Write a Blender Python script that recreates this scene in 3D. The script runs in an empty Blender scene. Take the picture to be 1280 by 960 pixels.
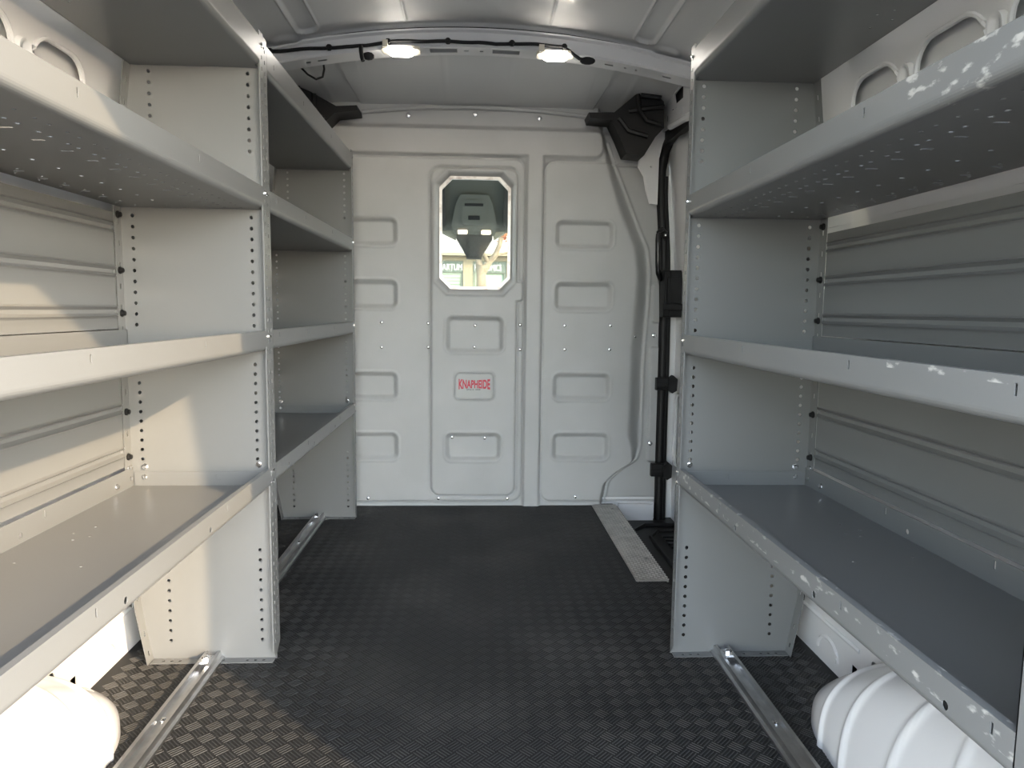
import bpy, bmesh, math, random
import numpy as np
from mathutils import Vector, Matrix
from mathutils.geometry import delaunay_2d_cdt

random.seed(7)
SC = bpy.context.scene
COL = SC.collection

# ------------------------------------------------------------------ camera
cam = bpy.data.objects.new('camera', bpy.data.cameras.new('camera'))
COL.objects.link(cam)
SC.camera = cam
_F = 887.0
_yc = Vector((596 - 640, 387 - 480, _F)).normalized()
_roll = 0.0115
_t = -(_F * _F) / ((596 - 640) * (-_roll) + (387 - 480))
_zc = -Vector((-_roll * _t, _t, _F)).normalized()
_xc = _yc.cross(_zc)
cam.matrix_world = Matrix.Translation((0, 0, 0.88)) @ Matrix((
    (_xc.x, -_xc.y, -_xc.z, 0), (_yc.x, -_yc.y, -_yc.z, 0), (_zc.x, -_zc.y, -_zc.z, 0), (0, 0, 0, 1)))
cam.data.sensor_width = 36
cam.data.lens = _F / 1280 * 36
cam.data.clip_start = 0.02

# ------------------------------------------------------------------ sky, sun, exposure
W = bpy.data.worlds.new('sky')
SC.world = W
W.use_nodes = True
_n = W.node_tree.nodes
sky = _n.new('ShaderNodeTexSky')
sky.sky_type = 'NISHITA'
sky.sun_disc = False
sky.sun_elevation = math.radians(22.5)
sky.sun_rotation = math.radians(135)
sky.air_density = 1.0
sky.dust_density = 0.5
sky.ozone_density = 1.0
haze = _n.new('ShaderNodeHueSaturation')          # a hazy, pale sky
haze.inputs['Saturation'].default_value = 0.55
W.node_tree.links.new(sky.outputs[0], haze.inputs['Color'])
W.node_tree.links.new(haze.outputs[0], _n['Background'].inputs[0])
_n['Background'].inputs[1].default_value = 0.9

sun = bpy.data.objects.new('sun', bpy.data.lights.new('sun', 'SUN'))
COL.objects.link(sun)
sun.data.energy = 3.3
sun.data.color = (1.0, 0.74, 0.45)
sun.data.angle = 0.012
sun.rotation_euler = Vector((-1, 1, -0.585)).to_track_quat('-Z', 'Y').to_euler()

SC.view_settings.view_transform = 'Standard'
SC.view_settings.look = 'None'
SC.view_settings.gamma = 1
SC.view_settings.use_curve_mapping = False
SC.view_settings.exposure = 1.22


# ------------------------------------------------------------------ materials
def mat(name, col, rough=0.5, metal=0.0, noise=None, bump=None, coat=0.0, emit=None, spec=0.5):
    """noise = (scale, second colour, lo, hi); bump = (scale, strength, distance)"""
    m = bpy.data.materials.new(name)
    m.use_nodes = True
    nt = m.node_tree
    b = nt.nodes['Principled BSDF']
    b.inputs['Base Color'].default_value = (*col, 1)
    b.inputs['Roughness'].default_value = rough
    b.inputs['Metallic'].default_value = metal
    b.inputs['Coat Weight'].default_value = coat
    b.inputs['Coat Roughness'].default_value = 0.08
    b.inputs['Specular IOR Level'].default_value = spec
    tc = nt.nodes.new('ShaderNodeTexCoord')
    if noise:
        t = nt.nodes.new('ShaderNodeTexNoise')
        t.inputs['Scale'].default_value = noise[0]
        t.inputs['Detail'].default_value = 6
        nt.links.new(tc.outputs['Object'], t.inputs['Vector'])
        r = nt.nodes.new('ShaderNodeMapRange')
        r.inputs[1].default_value, r.inputs[2].default_value = noise[2], noise[3]
        nt.links.new(t.outputs[0], r.inputs[0])
        mx = nt.nodes.new('ShaderNodeMix')
        mx.data_type = 'RGBA'
        mx.inputs[6].default_value = (*col, 1)
        mx.inputs[7].default_value = (*noise[1], 1)
        nt.links.new(r.outputs[0], mx.inputs[0])
        nt.links.new(mx.outputs[2], b.inputs['Base Color'])
    if bump:
        t = nt.nodes.new('ShaderNodeTexNoise')
        t.inputs['Scale'].default_value = bump[0]
        t.inputs['Detail'].default_value = 3
        nt.links.new(tc.outputs['Object'], t.inputs['Vector'])
        bn = nt.nodes.new('ShaderNodeBump')
        bn.inputs['Strength'].default_value = bump[1]
        bn.inputs['Distance'].default_value = bump[2]
        nt.links.new(t.outputs[0], bn.inputs['Height'])
        nt.links.new(bn.outputs[0], b.inputs['Normal'])
    if emit:
        b.inputs['Emission Color'].default_value = (*emit[0], 1)
        b.inputs['Emission Strength'].default_value = emit[1]
    return m


GREY = mat('grey_powder_coat', (0.178, 0.182, 0.180), 0.31, noise=(3.0, (0.168, 0.172, 0.170), 0.3, 0.7), bump=(380, 0.06, 0.0006))
GREYW = mat('grey_powder_coat_chipped', (0.178, 0.182, 0.180), 0.31, noise=(75.0, (0.46, 0.455, 0.43), 0.585, 0.67), bump=(380, 0.06, 0.0006))


def chip_mask(m):
    # chips only on the outer face of the lips, densest along their upper half
    nt = m.node_tree
    mx = next(n for n in nt.nodes if n.type == 'MIX')
    mr = next(n for n in nt.nodes if n.type == 'MAP_RANGE')
    tc = next(n for n in nt.nodes if n.type == 'TEX_COORD')
    mp = nt.nodes.new('ShaderNodeMapping')
    mp.inputs['Scale'].default_value = (1, .45, 1)
    nz = next(n for n in nt.nodes if n.type == 'TEX_NOISE' and n.inputs['Scale'].default_value == 75.0)
    nt.links.new(tc.outputs['Object'], mp.inputs['Vector'])
    nt.links.new(mp.outputs[0], nz.inputs['Vector'])
    sx = nt.nodes.new('ShaderNodeSeparateXYZ')
    nt.links.new(tc.outputs['Object'], sx.inputs[0])

    def math_(op, a, b):
        n = nt.nodes.new('ShaderNodeMath')
        n.operation = op
        for i, q in enumerate((a, b)):
            if isinstance(q, float):
                n.inputs[i].default_value = q
            else:
                nt.links.new(q, n.inputs[i])
        return n.outputs[0]
    face = math_('LESS_THAN', sx.outputs[0], -.155)
    low = math_('MULTIPLY', math_('GREATER_THAN', sx.outputs[2], .462), math_('LESS_THAN', sx.outputs[2], .495))
    mid = math_('GREATER_THAN', sx.outputs[2], .815)
    zone = math_('MULTIPLY', face, math_('MAXIMUM', low, math_('MULTIPLY', mid, math_('LESS_THAN', sx.outputs[1], -.3))))
    nt.links.new(math_('MULTIPLY', zone, mr.outputs[0]), mx.inputs[0])


chip_mask(GREYW)
PANEL = mat('grey_composite', (0.44, 0.445, 0.44), 0.48, noise=(5.0, (0.41, 0.415, 0.408), 0.35, 0.65), bump=(330, 0.25, 0.0012))
WHITE = mat('white_body_paint', (0.78, 0.78, 0.78), 0.3, coat=0.6, noise=(2.0, (0.74, 0.74, 0.74), 0.3, 0.7))
ROOF = mat('roof_paint', (0.66, 0.66, 0.65), 0.45, coat=0.25, noise=(2.0, (0.62, 0.62, 0.61), 0.3, 0.7))
RUBBER = mat('black_rubber', (0.008, 0.0083, 0.0088), 0.6, noise=(3.2, (0.018, 0.0175, 0.017), 0.45, 0.75), bump=(500, 0.1, 0.0006))
RUBBERT = mat('sheen_rubber', (0.024, 0.0245, 0.025), 0.40, noise=(3.2, (0.060, 0.058, 0.055), 0.45, 0.75))  # paler than the mat: sheen on bars, shade in gaps put into colour
BLACK = mat('black_plastic', (0.007, 0.007, 0.0075), 0.5, spec=.35, bump=(300, 0.1, 0.0008))
BLACKG = mat('black_gloss', (0.01, 0.01, 0.011), 0.2)
ALU = mat('aluminium', (0.62, 0.62, 0.62), 0.33, 1.0, noise=(20, (0.50, 0.50, 0.50), 0.4, 0.7))
TREADALU = mat('tread_plate_metal', (0.68, 0.67, 0.65), 0.38, 1.0, noise=(15, (0.5, 0.49, 0.48), 0.4, 0.7))
ZINC = mat('zinc_bolt', (0.78, 0.78, 0.78), 0.2, 1.0)
LAMP = mat('lamp_lens', (1, 1, 1), 0.4, emit=((1.0, 0.94, 0.86), 24.0))
LAMPBODY = mat('lamp_body', (0.75, 0.70, 0.58), 0.4)
HEAD = mat('headliner_cloth', (0.07, 0.075, 0.065), 0.85, bump=(600, 0.2, 0.001))
HEADD = mat('dark_cab_trim', (0.018, 0.019, 0.018), 0.7)
CONS = mat('console_plastic', (0.075, 0.08, 0.07), 0.5)
SKIRT = mat('pale_lining', (0.16, 0.16, 0.13), 0.8)
RLAMP = mat('reading_lamp', (1, 0.9, 0.8), 0.4, emit=((1.0, 0.72, 0.5), 3.0))
RED = mat('red_print', (0.55, 0.03, 0.06), 0.5)
DARKP = mat('dark_print', (0.05, 0.05, 0.055), 0.5)
EMB = mat('emblem_plate', (0.52, 0.54, 0.53), 0.4)
FOIL = mat('window_gasket', (0.60, 0.58, 0.56), 0.35, 0.4, noise=(30, (0.35, 0.30, 0.28), 0.5, 0.7))
STUCCO = mat('cream_stucco', (0.17, 0.142, 0.10), 0.9, bump=(40, 0.3, 0.01))
STUCCOW = mat('white_stucco', (0.30, 0.28, 0.26), 0.9, bump=(40, 0.3, 0.01))
FRAME = mat('storefront_frame', (0.075, 0.085, 0.06), 0.5)
SHOPGL = mat('shop_glass', (0.14, 0.19, 0.14), 0.12)
BLIND = mat('window_blind', (0.17, 0.215, 0.165), 0.6)
SIGNW = mat('white_lettering', (0.42, 0.42, 0.41), 0.6)
SIGNB = mat('sign_band', (0.05, 0.065, 0.052), 0.5)
BARK = mat('bark', (0.16, 0.125, 0.085), 0.9, noise=(6, (0.11, 0.085, 0.06), 0.4, 0.6), bump=(20, 0.5, 0.02))
LEAF = mat('red_leaf', (0.34, 0.09, 0.03), 0.6)
CONC = mat('concrete_lot', (0.22, 0.215, 0.205), 0.9, noise=(1.0, (0.18, 0.175, 0.165), 0.3, 0.7))


def glass(name):
    m = bpy.data.materials.new(name)
    m.use_nodes = True
    nt = m.node_tree
    nt.nodes.remove(nt.nodes['Principled BSDF'])
    tr = nt.nodes.new('ShaderNodeBsdfTransparent')
    tr.inputs[0].default_value = (0.93, 0.96, 0.93, 1)
    gl = nt.nodes.new('ShaderNodeBsdfGlossy')
    gl.inputs['Roughness'].default_value = 0.02
    fr = nt.nodes.new('ShaderNodeFresnel')
    fr.inputs[0].default_value = 1.45
    mx = nt.nodes.new('ShaderNodeMixShader')
    ar = nt.nodes.new('ShaderNodeMath')
    ar.operation = 'MULTIPLY'
    ar.inputs[1].default_value = 0.04          # coated glass, hardly any reflection
    nt.links.new(fr.outputs[0], ar.inputs[0])
    nt.links.new(ar.outputs[0], mx.inputs[0])
    nt.links.new(tr.outputs[0], mx.inputs[1])
    nt.links.new(gl.outputs[0], mx.inputs[2])
    nt.links.new(mx.outputs[0], nt.nodes['Material Output'].inputs[0])
    return m


GLASS = glass('clear_glass')


# ------------------------------------------------------------------ mesh builder
class MB:
    def __init__(s):
        s.v = []
        s.f = []

    def add(s, vs, fs):
        o = len(s.v)
        s.v += [tuple(map(float, p)) for p in vs]
        s.f += [tuple(i + o for i in f) for f in fs]

    def box(s, x0, x1, y0, y1, z0, z1):
        s.add([(x, y, z) for x in (x0, x1) for y in (y0, y1) for z in (z0, z1)],
              [(0, 1, 3, 2), (4, 6, 7, 5), (0, 4, 5, 1), (2, 3, 7, 6), (0, 2, 6, 4), (1, 5, 7, 3)])

    def prism(s, poly, a, fn):
        """poly: 2D outline; a=(t0,t1); fn(u,v,t)->xyz"""
        n = len(poly)
        vs = [fn(u, v, a[0]) for u, v in poly] + [fn(u, v, a[1]) for u, v in poly]
        s.add(vs, [tuple(range(n)), tuple(range(2 * n - 1, n - 1, -1))] + [(i, (i + 1) % n, (i + 1) % n + n, i + n) for i in range(n)])

    def tube(s, pts, r, n=8, cap=True):
        pts = [Vector(p) for p in pts]
        rs = r if isinstance(r, (list, tuple)) else [r] * len(pts)
        vs = []
        up = Vector((0.13, 0.31, 0.94))
        for i, p in enumerate(pts):
            d = (pts[min(i + 1, len(pts) - 1)] - pts[max(i - 1, 0)]).normalized()
            a = d.cross(up)
            if a.length < 0.05:
                a = d.cross(Vector((1, 0, 0)))
            a.normalize()
            b = d.cross(a)
            for k in range(n):
                t = 2 * math.pi * k / n
                vs.append(p + (a * math.cos(t) + b * math.sin(t)) * rs[i])
        fs = [(i * n + k, i * n + (k + 1) % n, (i + 1) * n + (k + 1) % n, (i + 1) * n + k) for i in range(len(pts) - 1) for k in range(n)]
        if cap:
            fs += [tuple(range(n - 1, -1, -1)), tuple((len(pts) - 1) * n + k for k in range(n))]
        s.add(vs, fs)

    def lathe(s, prof, n, fn):
        """prof: (radius, height) list; fn(a, b, h)->xyz"""
        vs = []
        for r, h in prof:
            for k in range(n):
                t = 2 * math.pi * (k + .5) / n
                vs.append(fn(r * math.cos(t), r * math.sin(t), h))
        fs = [(i * n + k, i * n + (k + 1) % n, (i + 1) * n + (k + 1) % n, (i + 1) * n + k) for i in range(len(prof) - 1) for k in range(n)]
        fs += [tuple(range(n - 1, -1, -1)), tuple((len(prof) - 1) * n + k for k in range(n))]
        s.add(vs, fs)

    def plate(s, outer, holes, t, fn):
        """sheet with real holes. fn(u,v,w)->xyz, w from 0 to t"""
        pts = [Vector(p) for p in outer]
        edges = [(i, (i + 1) % len(outer)) for i in range(len(outer))]
        loops = [list(range(len(outer)))]
        for h in holes:
            o = len(pts)
            pts += [Vector(p) for p in h]
            edges += [(o + i, o + (i + 1) % len(h)) for i in range(len(h))]
            loops.append([o + i for i in range(len(h))])
        P, Ed, Fc, ov, oe, of = delaunay_2d_cdt(pts, edges, [], 1, 1e-6, True)
        new = {}
        for i, src in enumerate(ov):
            for q in src:
                new[q] = i
        Pn = np.array([(p.x, p.y) for p in P])
        Fa = np.array([tuple(f) for f in Fc])
        cen = Pn[Fa].mean(axis=1)

        def inside(poly, q):
            poly = np.array([tuple(p) for p in poly])
            r = np.zeros(len(q), bool)
            j = len(poly) - 1
            for i in range(len(poly)):
                xi, yi = poly[i]
                xj, yj = poly[j]
                if yi != yj:
                    c = ((yi > q[:, 1]) != (yj > q[:, 1])) & (q[:, 0] < (xj - xi) * (q[:, 1] - yi) / (yj - yi) + xi)
                    r ^= c
                j = i
            return r
        keep = inside(outer, cen)
        for h in holes:
            hh = np.array([tuple(p) for p in h])
            near = np.where((cen[:, 0] >= hh[:, 0].min()) & (cen[:, 0] <= hh[:, 0].max()) & (cen[:, 1] >= hh[:, 1].min()) & (cen[:, 1] <= hh[:, 1].max()) & keep)[0]
            if len(near):
                keep[near[inside(h, cen[near])]] = False
        n = len(P)
        vs = [fn(p.x, p.y, 0) for p in P] + [fn(p.x, p.y, t) for p in P]
        fs = []
        for f in Fa[keep]:
            fs.append(tuple(int(i) for i in f))
            fs.append(tuple(int(i) + n for i in reversed(f)))
        for lp in loops:
            for i in range(len(lp)):
                a, b = new[lp[i]], new[lp[(i + 1) % len(lp)]]
                fs.append((a, b, b + n, a + n))
        s.add(vs, fs)

    def grid(s, V, mask=None):
        """V: array (n,m,3)"""
        n, m = V.shape[:2]
        idx = np.arange(n * m).reshape(n, m)
        q = np.stack([idx[:-1, :-1], idx[1:, :-1], idx[1:, 1:], idx[:-1, 1:]], -1)
        if mask is not None:
            q = q[mask]
        s.add(V.reshape(-1, 3).tolist(), q.reshape(-1, 4).tolist())


PART = {}


def obj(name, mb, m, parent=None, smooth=30, recalc=True, origin=None):
    me = bpy.data.meshes.new(name)
    o = bpy.data.objects.new(name, me)
    COL.objects.link(o)
    org = Vector((0, 0, 0))
    if parent is not None:
        o.parent = parent
        p = parent
        while p is not None:
            org += p.location
            p = p.parent
    if origin is not None:
        o.location = Vector(origin) - org
        org = Vector(origin)
    a = np.array(mb.v, dtype=float) - np.array(org)
    me.from_pydata(a.tolist(), [], mb.f)
    if recalc:
        bm = bmesh.new()
        bm.from_mesh(me)
        bmesh.ops.recalc_face_normals(bm, faces=bm.faces)
        bm.to_mesh(me)
        bm.free()
    me.materials.append(m)
    if smooth:
        me.polygons.foreach_set('use_smooth', [True] * len(me.polygons))
        me.set_sharp_from_angle(angle=math.radians(smooth))
    me.update()
    return o


def tag(o, label, cat=None, group=None, kind=None):
    o['label'] = label
    if cat:
        o['category'] = cat
    if group:
        o['group'] = group
    if kind:
        o['kind'] = kind
    return o


def empty(name, loc, label, cat, group=None, kind=None):
    o = bpy.data.objects.new(name, None)
    o.empty_display_size = 0.05
    o.location = loc
    COL.objects.link(o)
    return tag(o, label, cat, group, kind)


def circ(x, y, r, n=8):
    return [(x + r * math.cos(2 * math.pi * (k + .5) / n), y + r * math.sin(2 * math.pi * (k + .5) / n)) for k in range(n)]


def rect(x0, x1, y0, y1):
    return [(x0, y0), (x1, y0), (x1, y1), (x0, y1)]


def rrect(x0, x1, y0, y1, r, n=5):
    out = []
    for cx, cy, a0 in ((x1 - r, y0 + r, -90), (x1 - r, y1 - r, 0), (x0 + r, y1 - r, 90), (x0 + r, y0 + r, 180)):
        for k in range(n + 1):
            a = math.radians(a0 + 90 * k / n)
            out.append((cx + r * math.cos(a), cy + r * math.sin(a)))
    return out


def sd_rr(X, Z, x0, x1, z0, z1, r):
    qx = np.abs(X - (x0 + x1) / 2) - (x1 - x0) / 2 + r
    qz = np.abs(Z - (z0 + z1) / 2) - (z1 - z0) / 2 + r
    return np.hypot(np.maximum(qx, 0), np.maximum(qz, 0)) + np.minimum(np.maximum(qx, qz), 0) - r


def sd_oct(X, Z, x0, x1, z0, z1, c):
    qx = np.abs(X - (x0 + x1) / 2) - (x1 - x0) / 2
    qz = np.abs(Z - (z0 + z1) / 2) - (z1 - z0) / 2
    return np.maximum(np.maximum(qx, qz), (qx + qz + c) / math.sqrt(2))


def sst(a, b, x):
    t = np.clip((x - a) / (b - a), 0, 1)
    return t * t * (3 - 2 * t)


def copy_part(src, parent, delta):
    c = src.copy()
    COL.objects.link(c)
    c.parent = parent
    c.location = src.location + Vector(delta)
    return c


# ================================================================== FLOOR
fl = MB()
fl.plate([(-.885, .20), (.885, .20), (.885, 2.215), (.628, 2.215), (.628, 3.16), (-.885, 3.16)], [], -0.012, lambda u, v, w: (u, v, w))
floor = obj('floor', fl, RUBBER, smooth=0)
tag(floor, 'black rubber floor mat with a raised basket weave tread', 'floor', kind='structure')
# raised tread bars of the mat, alternating direction from cell to cell
cell = 0.030
c45 = math.sqrt(.5)
tv, tf = [], []
for i in range(-95, 100):
    for j in range(-25, 115):
        a, b = (i + .5) * cell, (j + .5) * cell
        cx, cy = (a - b) * c45 + 1.0, (a + b) * c45
        if abs(cx) > .865 or cy < .30 or cy > 3.11 or (cx > .60 and cy > 2.19):
            continue
        for k in range(4):
            o = (k - 1.5) * cell * .235
            hl, hw = cell * .45, cell * .042
            du, dv = (hl, hw) if (i + j) % 2 else (hw, hl)
            ou, ovv = (0, o) if (i + j) % 2 else (o, 0)
            base = len(tv)
            for su, sv, z, s_ in ((-1, -1, 0, 1), (1, -1, 0, 1), (1, 1, 0, 1), (-1, 1, 0, 1), (-1, -1, .0011, .7), (1, -1, .0011, .7), (1, 1, .0011, .7), (-1, 1, .0011, .7)):
                u, v = a + ou + su * du * (s_ if du == hw else 1), b + ovv + sv * dv * (s_ if dv == hw else 1)
                tv.append(((u - v) * c45 + 1.0, (u + v) * c45, z))
            tf += [(base + 4, base + 5, base + 6, base + 7), (base, base + 1, base + 5, base + 4), (base + 1, base + 2, base + 6, base + 5),
                   (base + 2, base + 3, base + 7, base + 6), (base + 3, base, base + 4, base + 7)]
tm = MB()
tm.v, tm.f = tv, tf
tr = obj('mat_tread', tm, RUBBERT, floor, smooth=0, recalc=False)
tr['kind'] = 'stuff'

# ================================================================== BULKHEAD (wall_front)
BY = 3.135
xs = np.linspace(-.86, .85, 428)
zs = np.linspace(0, 1.80, 451)
X, Z = np.meshgrid(xs, zs, indexing='ij')
h = np.zeros_like(X)
tee = np.minimum(sd_rr(X, Z, -1.2, .54, 1.538, 1.648, .035), sd_rr(X, Z, .212, .286, -.2, 1.6, .01))
# fillets where the bar meets the post
h += .015 * (1 - sst(-.008, .008, tee))
h -= .016 * sst(1.648, 1.668, Z)
door_sd = np.minimum(sd_rr(X, Z, -.203, .178, .043, 1.488, .045), sd_rr(X, Z, .1, .206, .915, 1.005, .02))
h -= .010 * np.exp(-(door_sd / .005) ** 2)
h += .003 * (1 - sst(-.004, .004, door_sd))
lsd = sd_rr(X, Z, -1.2, .207, .016, 1.53, .05)
h -= .009 * np.exp(-(lsd / .005) ** 2)
rsd = sd_rr(X, Z, .288, 1.2, .016, 1.522, .05)
h -= .009 * np.exp(-(rsd / .005) ** 2)
POCK = []
for z0, z1 in ((1.152, 1.271), (.881, 1.004), (.482, .602), (.209, .332)):
    POCK.append((-.62, -.346, z0, z1))
    POCK.append((.342, .598, z0, z1))
POCK += [(-.135, .118, .691, .851), (-.137, .111, .206, .332)]
for x0, x1, z0, z1 in POCK:
    sd = sd_rr(X, Z, x0, x1, z0, z1, .03)
    h -= .016 * (1 - sst(-.020, 0, sd))
    h += .0025 * np.exp(-((sd - .004) / .005) ** 2)
esd = sd_rr(X, Z, -.095, .078, .484, .604, .022)
h += .004 * np.exp(-(esd / .004) ** 2)
h -= .002 * (1 - sst(-.004, 0, esd))
wsd = sd_oct(X, Z, -.180, .163, .952, 1.470, .052)
h -= .026 * (1 - sst(-.022, 0.0, wsd))
h += .004 * np.exp(-((wsd - .006) / .006) ** 2)
gsd = sd_oct(X, Z, -.159, .139, .974, 1.446, .046)
wz = np.array([-.1, .02, .098, .147, .198, .265, .72, .90, 1.05, 1.158, 1.261, 1.397, 1.515, 1.60, 1.66, 1.8])
wx = np.array([.588, .592, .606, .655, .735, .753, .757, .768, .772, .758, .712, .655, .604, .572, .556, .55])
XW = np.interp(zs, wz, wx)
k = np.exp(-np.linspace(-2, 2, 13) ** 2)
XW = np.convolve(np.pad(XW, 6, 'edge'), k / k.sum(), 'valid')
d = X - XW[None, :]
wdt = np.interp(Z, [0, .2, .32, 1.35, 1.6, 1.8], [.03, .03, .075, .075, .035, .035])
wing_d = .062 * sst(-1.0, -.02, d / wdt)
h -= wing_d * 1.0
h += .006 * np.exp(-((d - .006) / .006) ** 2) * (Z < 1.62)
h += .010 * (1 - sst(-.006, .004, sd_rr(X, Z, .79, 1.2, .83, 1.0, .012))) + .010 * (1 - sst(-.006, .004, sd_rr(X, Z, .79, 1.2, .19, .72, .012)))
dl = -X - .70
h -= .062 * sst(-.03, .03, dl)
cX = (X[:-1, :-1] + X[1:, 1:]) / 2
cZ = (Z[:-1, :-1] + Z[1:, 1:]) / 2
mask = (sd_oct(cX, cZ, -.159, .139, .974, 1.446, .046) > .002)
bmb = MB()
bmb.grid(np.stack([X, BY - h, Z], -1), mask)
wall_front = obj('wall_front', bmb, PANEL, smooth=60, recalc=False)
tag(wall_front, 'light grey moulded bulkhead partition with rounded recesses and a small window', 'partition', kind='structure')


def h_at(x, z):
    i = int(round((x - xs[0]) / (xs[1] - xs[0])))
    j = int(round(z / (zs[1] - zs[0])))
    return float(h[min(max(i, 0), len(xs) - 1), min(max(j, 0), len(zs) - 1)])


# screws: one mesh, copied
scr = [(-.415, .82), (-.213, .818), (-.007, .81), (.191, .815), (.389, .814), (.593, .816), (-.416, .711), (-.213, .713), (-.01, .715), (.192, .706), (.391, .708),
       (.592, .71), (-.107, .31), (.039, .307), (-.481, .034), (-.167, .033), (.143, .032), (.452, .039), (.709, .768), (.806, .772), (.801, .276)]
first = None
for i, (x, z) in enumerate(scr + [(-.297, 1.701), (-.012, 1.712), (.265, 1.702)]):
    y = BY - h_at(x, z)
    if first is None:
        sm = MB()
        sm.lathe([(.0078, -.002), (.0078, .001), (.0062, .0035), (.003, .0048)], 10, lambda a, b, c: (x + a, y - c, z + b))
        first = obj('screw', sm, ZINC, wall_front, origin=(x, y, z))
        p0 = Vector((x, y, z))
    else:
        c = copy_part(first, wall_front, Vector((x, y, z)) - p0)
        if z > 1.6:
            c.scale = (1.5, 1.5, 1.5)
        if x in (.806, .801):
            c.scale = (1.5, 1.5, 1.5)
# bulkhead top trim: the flanged rim below the roof
tr_mb = MB()
pts = []
for i in range(41):
    x = -.49 + .98 * i / 40
    pts.append((x, BY + .006, 1.738 - .03 * (x / .5) ** 2))
tr_mb.tube(pts, .009, 8)
obj('rim_flange', tr_mb, PANEL, wall_front)
pf = MB()
pf.box(-.95, -.74, 3.24, 3.26, -.12, 1.85)  # unseen plate added to stop light leaking past the bulkhead edge
obj('pillar', pf, WHITE, wall_front, smooth=0)

# emblem print
def text_mesh(name, body, size, m, parent, place, bold=0.0):
    cu = bpy.data.curves.new(name, 'FONT')
    cu.body = body
    cu.size = size
    cu.align_x = 'CENTER'
    cu.extrude = .0004
    cu.offset = size * bold
    to = bpy.data.objects.new(name + '_tmp', cu)
    COL.objects.link(to)
    dg = bpy.context.evaluated_depsgraph_get()
    me = bpy.data.meshes.new_from_object(to.evaluated_get(dg))
    bpy.data.objects.remove(to)
    V = np.array([v.co[:] for v in me.vertices])
    w = V[:, 0].max() - V[:, 0].min()
    V[:, 0] -= (V[:, 0].max() + V[:, 0].min()) / 2
    hgt = V[:, 1].max()
    mb = MB()
    mb.v = [place(x / w, y / hgt, zz) for x, y, zz in V]
    mb.f = [tuple(p.vertices) for p in me.polygons]
    return obj(name, mb, m, parent, smooth=0)


ey = BY - h_at(-.01, .55)
def emb1(x, y, z):
    tall = .034 + .011 * (2 * x) ** 2
    return (-.0085 + x * .139, ey - .001 - z, .552 + (y - .5) * tall)
text_mesh('red_lettering', 'KNAPHEIDE', .04, RED, wall_front, emb1, .035)['label'] = 'red company lettering, taller towards both ends'
text_mesh('dark_lettering', 'SINCE 1848', .01, DARKP, wall_front, lambda x, y, z: (-.013 + x * .062, ey - .001 - z, .5235 + y * .007))['label'] = 'small dark lettering below the red name'

# window_1
win = empty('window_1', (-.01, BY + .02, .96), 'small eight-sided window in the grey bulkhead looking into the cab', 'window', kind='structure')
fm = MB()
ro, ri = [], []
for sgn, lst in ((0.006, ro), (-.006, ri)):
    x0, x1, z0, z1, c = -.159 - sgn, .139 + sgn, .974 - sgn, 1.446 + sgn, .046 + sgn * .4
    lst += [(x0 + c, z0), (x1 - c, z0), (x1, z0 + c), (x1, z1 - c), (x1 - c, z1), (x0 + c, z1), (x0, z1 - c), (x0, z0 + c)]
fm.plate(ro, [ri], .02, lambda u, v, w: (u, BY + .012 + w, v))
obj('window_frame', fm, FOIL, win)
gm = MB()
gm.plate([(u * 1, v) for u, v in ro], [], .004, lambda u, v, w: (u, BY + .036 + w, v))
obj('window_pane', gm, GLASS, win, smooth=0)

# ================================================================== CEILING
xs_r = np.unique(np.concatenate([np.linspace(-.80, .80, 161), np.linspace(-.63, -.52, 40), np.linspace(.52, .63, 40), np.linspace(-.27, -.22, 20), np.linspace(.22, .27, 20)]))
ys_r = np.unique(np.concatenate([np.linspace(.20, 2.4, 45), np.linspace(2.4, 2.68, 60)]))
XR, YR = np.meshgrid(xs_r, ys_r, indexing='ij')
zr = 1.872 - .10 * (XR / .75) ** 2
zr -= np.maximum(np.abs(XR) - .70, 0) ** 2 * 6
for s_ in (-1, 1):
    ch = sd_rr(XR, YR, .540, .612, -.5, 2.56, .03) if s_ > 0 else sd_rr(XR, YR, -.612, -.540, -.5, 2.56, .03)
    zr += .010 * (1 - sst(-.008, .002, ch))
    zr -= .004 * np.exp(-((ch - .002) / .004) ** 2)
    ln = np.abs(XR - s_ * .247)
    zr -= .005 * np.exp(-(ln / .004) ** 2) * (1 - sst(2.54, 2.57, YR))
    bo = np.hypot(XR - s_ * .665, (YR - 2.585))
    zr -= .012 * (1 - sst(.03, .05, bo))
zr -= .010 * sst(2.585, 2.60, YR)
zr -= .006 * np.exp(-((YR - 2.60) / .006) ** 2)
rm = MB()
rm.grid(np.stack([XR, YR, zr], -1))
ceiling = obj('ceiling', rm, ROOF, smooth=60, recalc=False)
tag(ceiling, 'pale painted steel van roof with pressed ribs, seen from inside', 'ceiling', kind='structure')
# front roof section, from the bow down to the bulkhead
xs_f = np.unique(np.concatenate([np.linspace(-.84, .84, 169), np.linspace(-.52, -.46, 30), np.linspace(.46, .52, 30)]))
ys_f = np.linspace(2.62, 3.30, 60)
XF, YF = np.meshgrid(xs_f, ys_f, indexing='ij')
t = (YF - 2.66) / (BY - 2.66)
zf = (1.838 - .032 * (XF / .75) ** 2) * (1 - t) + (1.752 - .012 * (XF / .75) ** 2) * t
for s_ in (-1, 1):
    e = np.abs(XF) - (.555 - .055 * t)
    zf += np.where(np.sign(XF) == s_, .007 * sst(-.004, .004, e), 0)
    zf -= .003 * np.exp(-((XF - s_ * (.13 - .005 * t)) / .004) ** 2)
    zf -= .003 * np.exp(-((np.abs(XF) - .64 + .03 * t) / .006) ** 2) * .5
fm2 = MB()
fm2.grid(np.stack([XF, YF, zf], -1))
obj('front_roof_skin', fm2, ROOF, ceiling, smooth=60, recalc=False)


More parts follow.
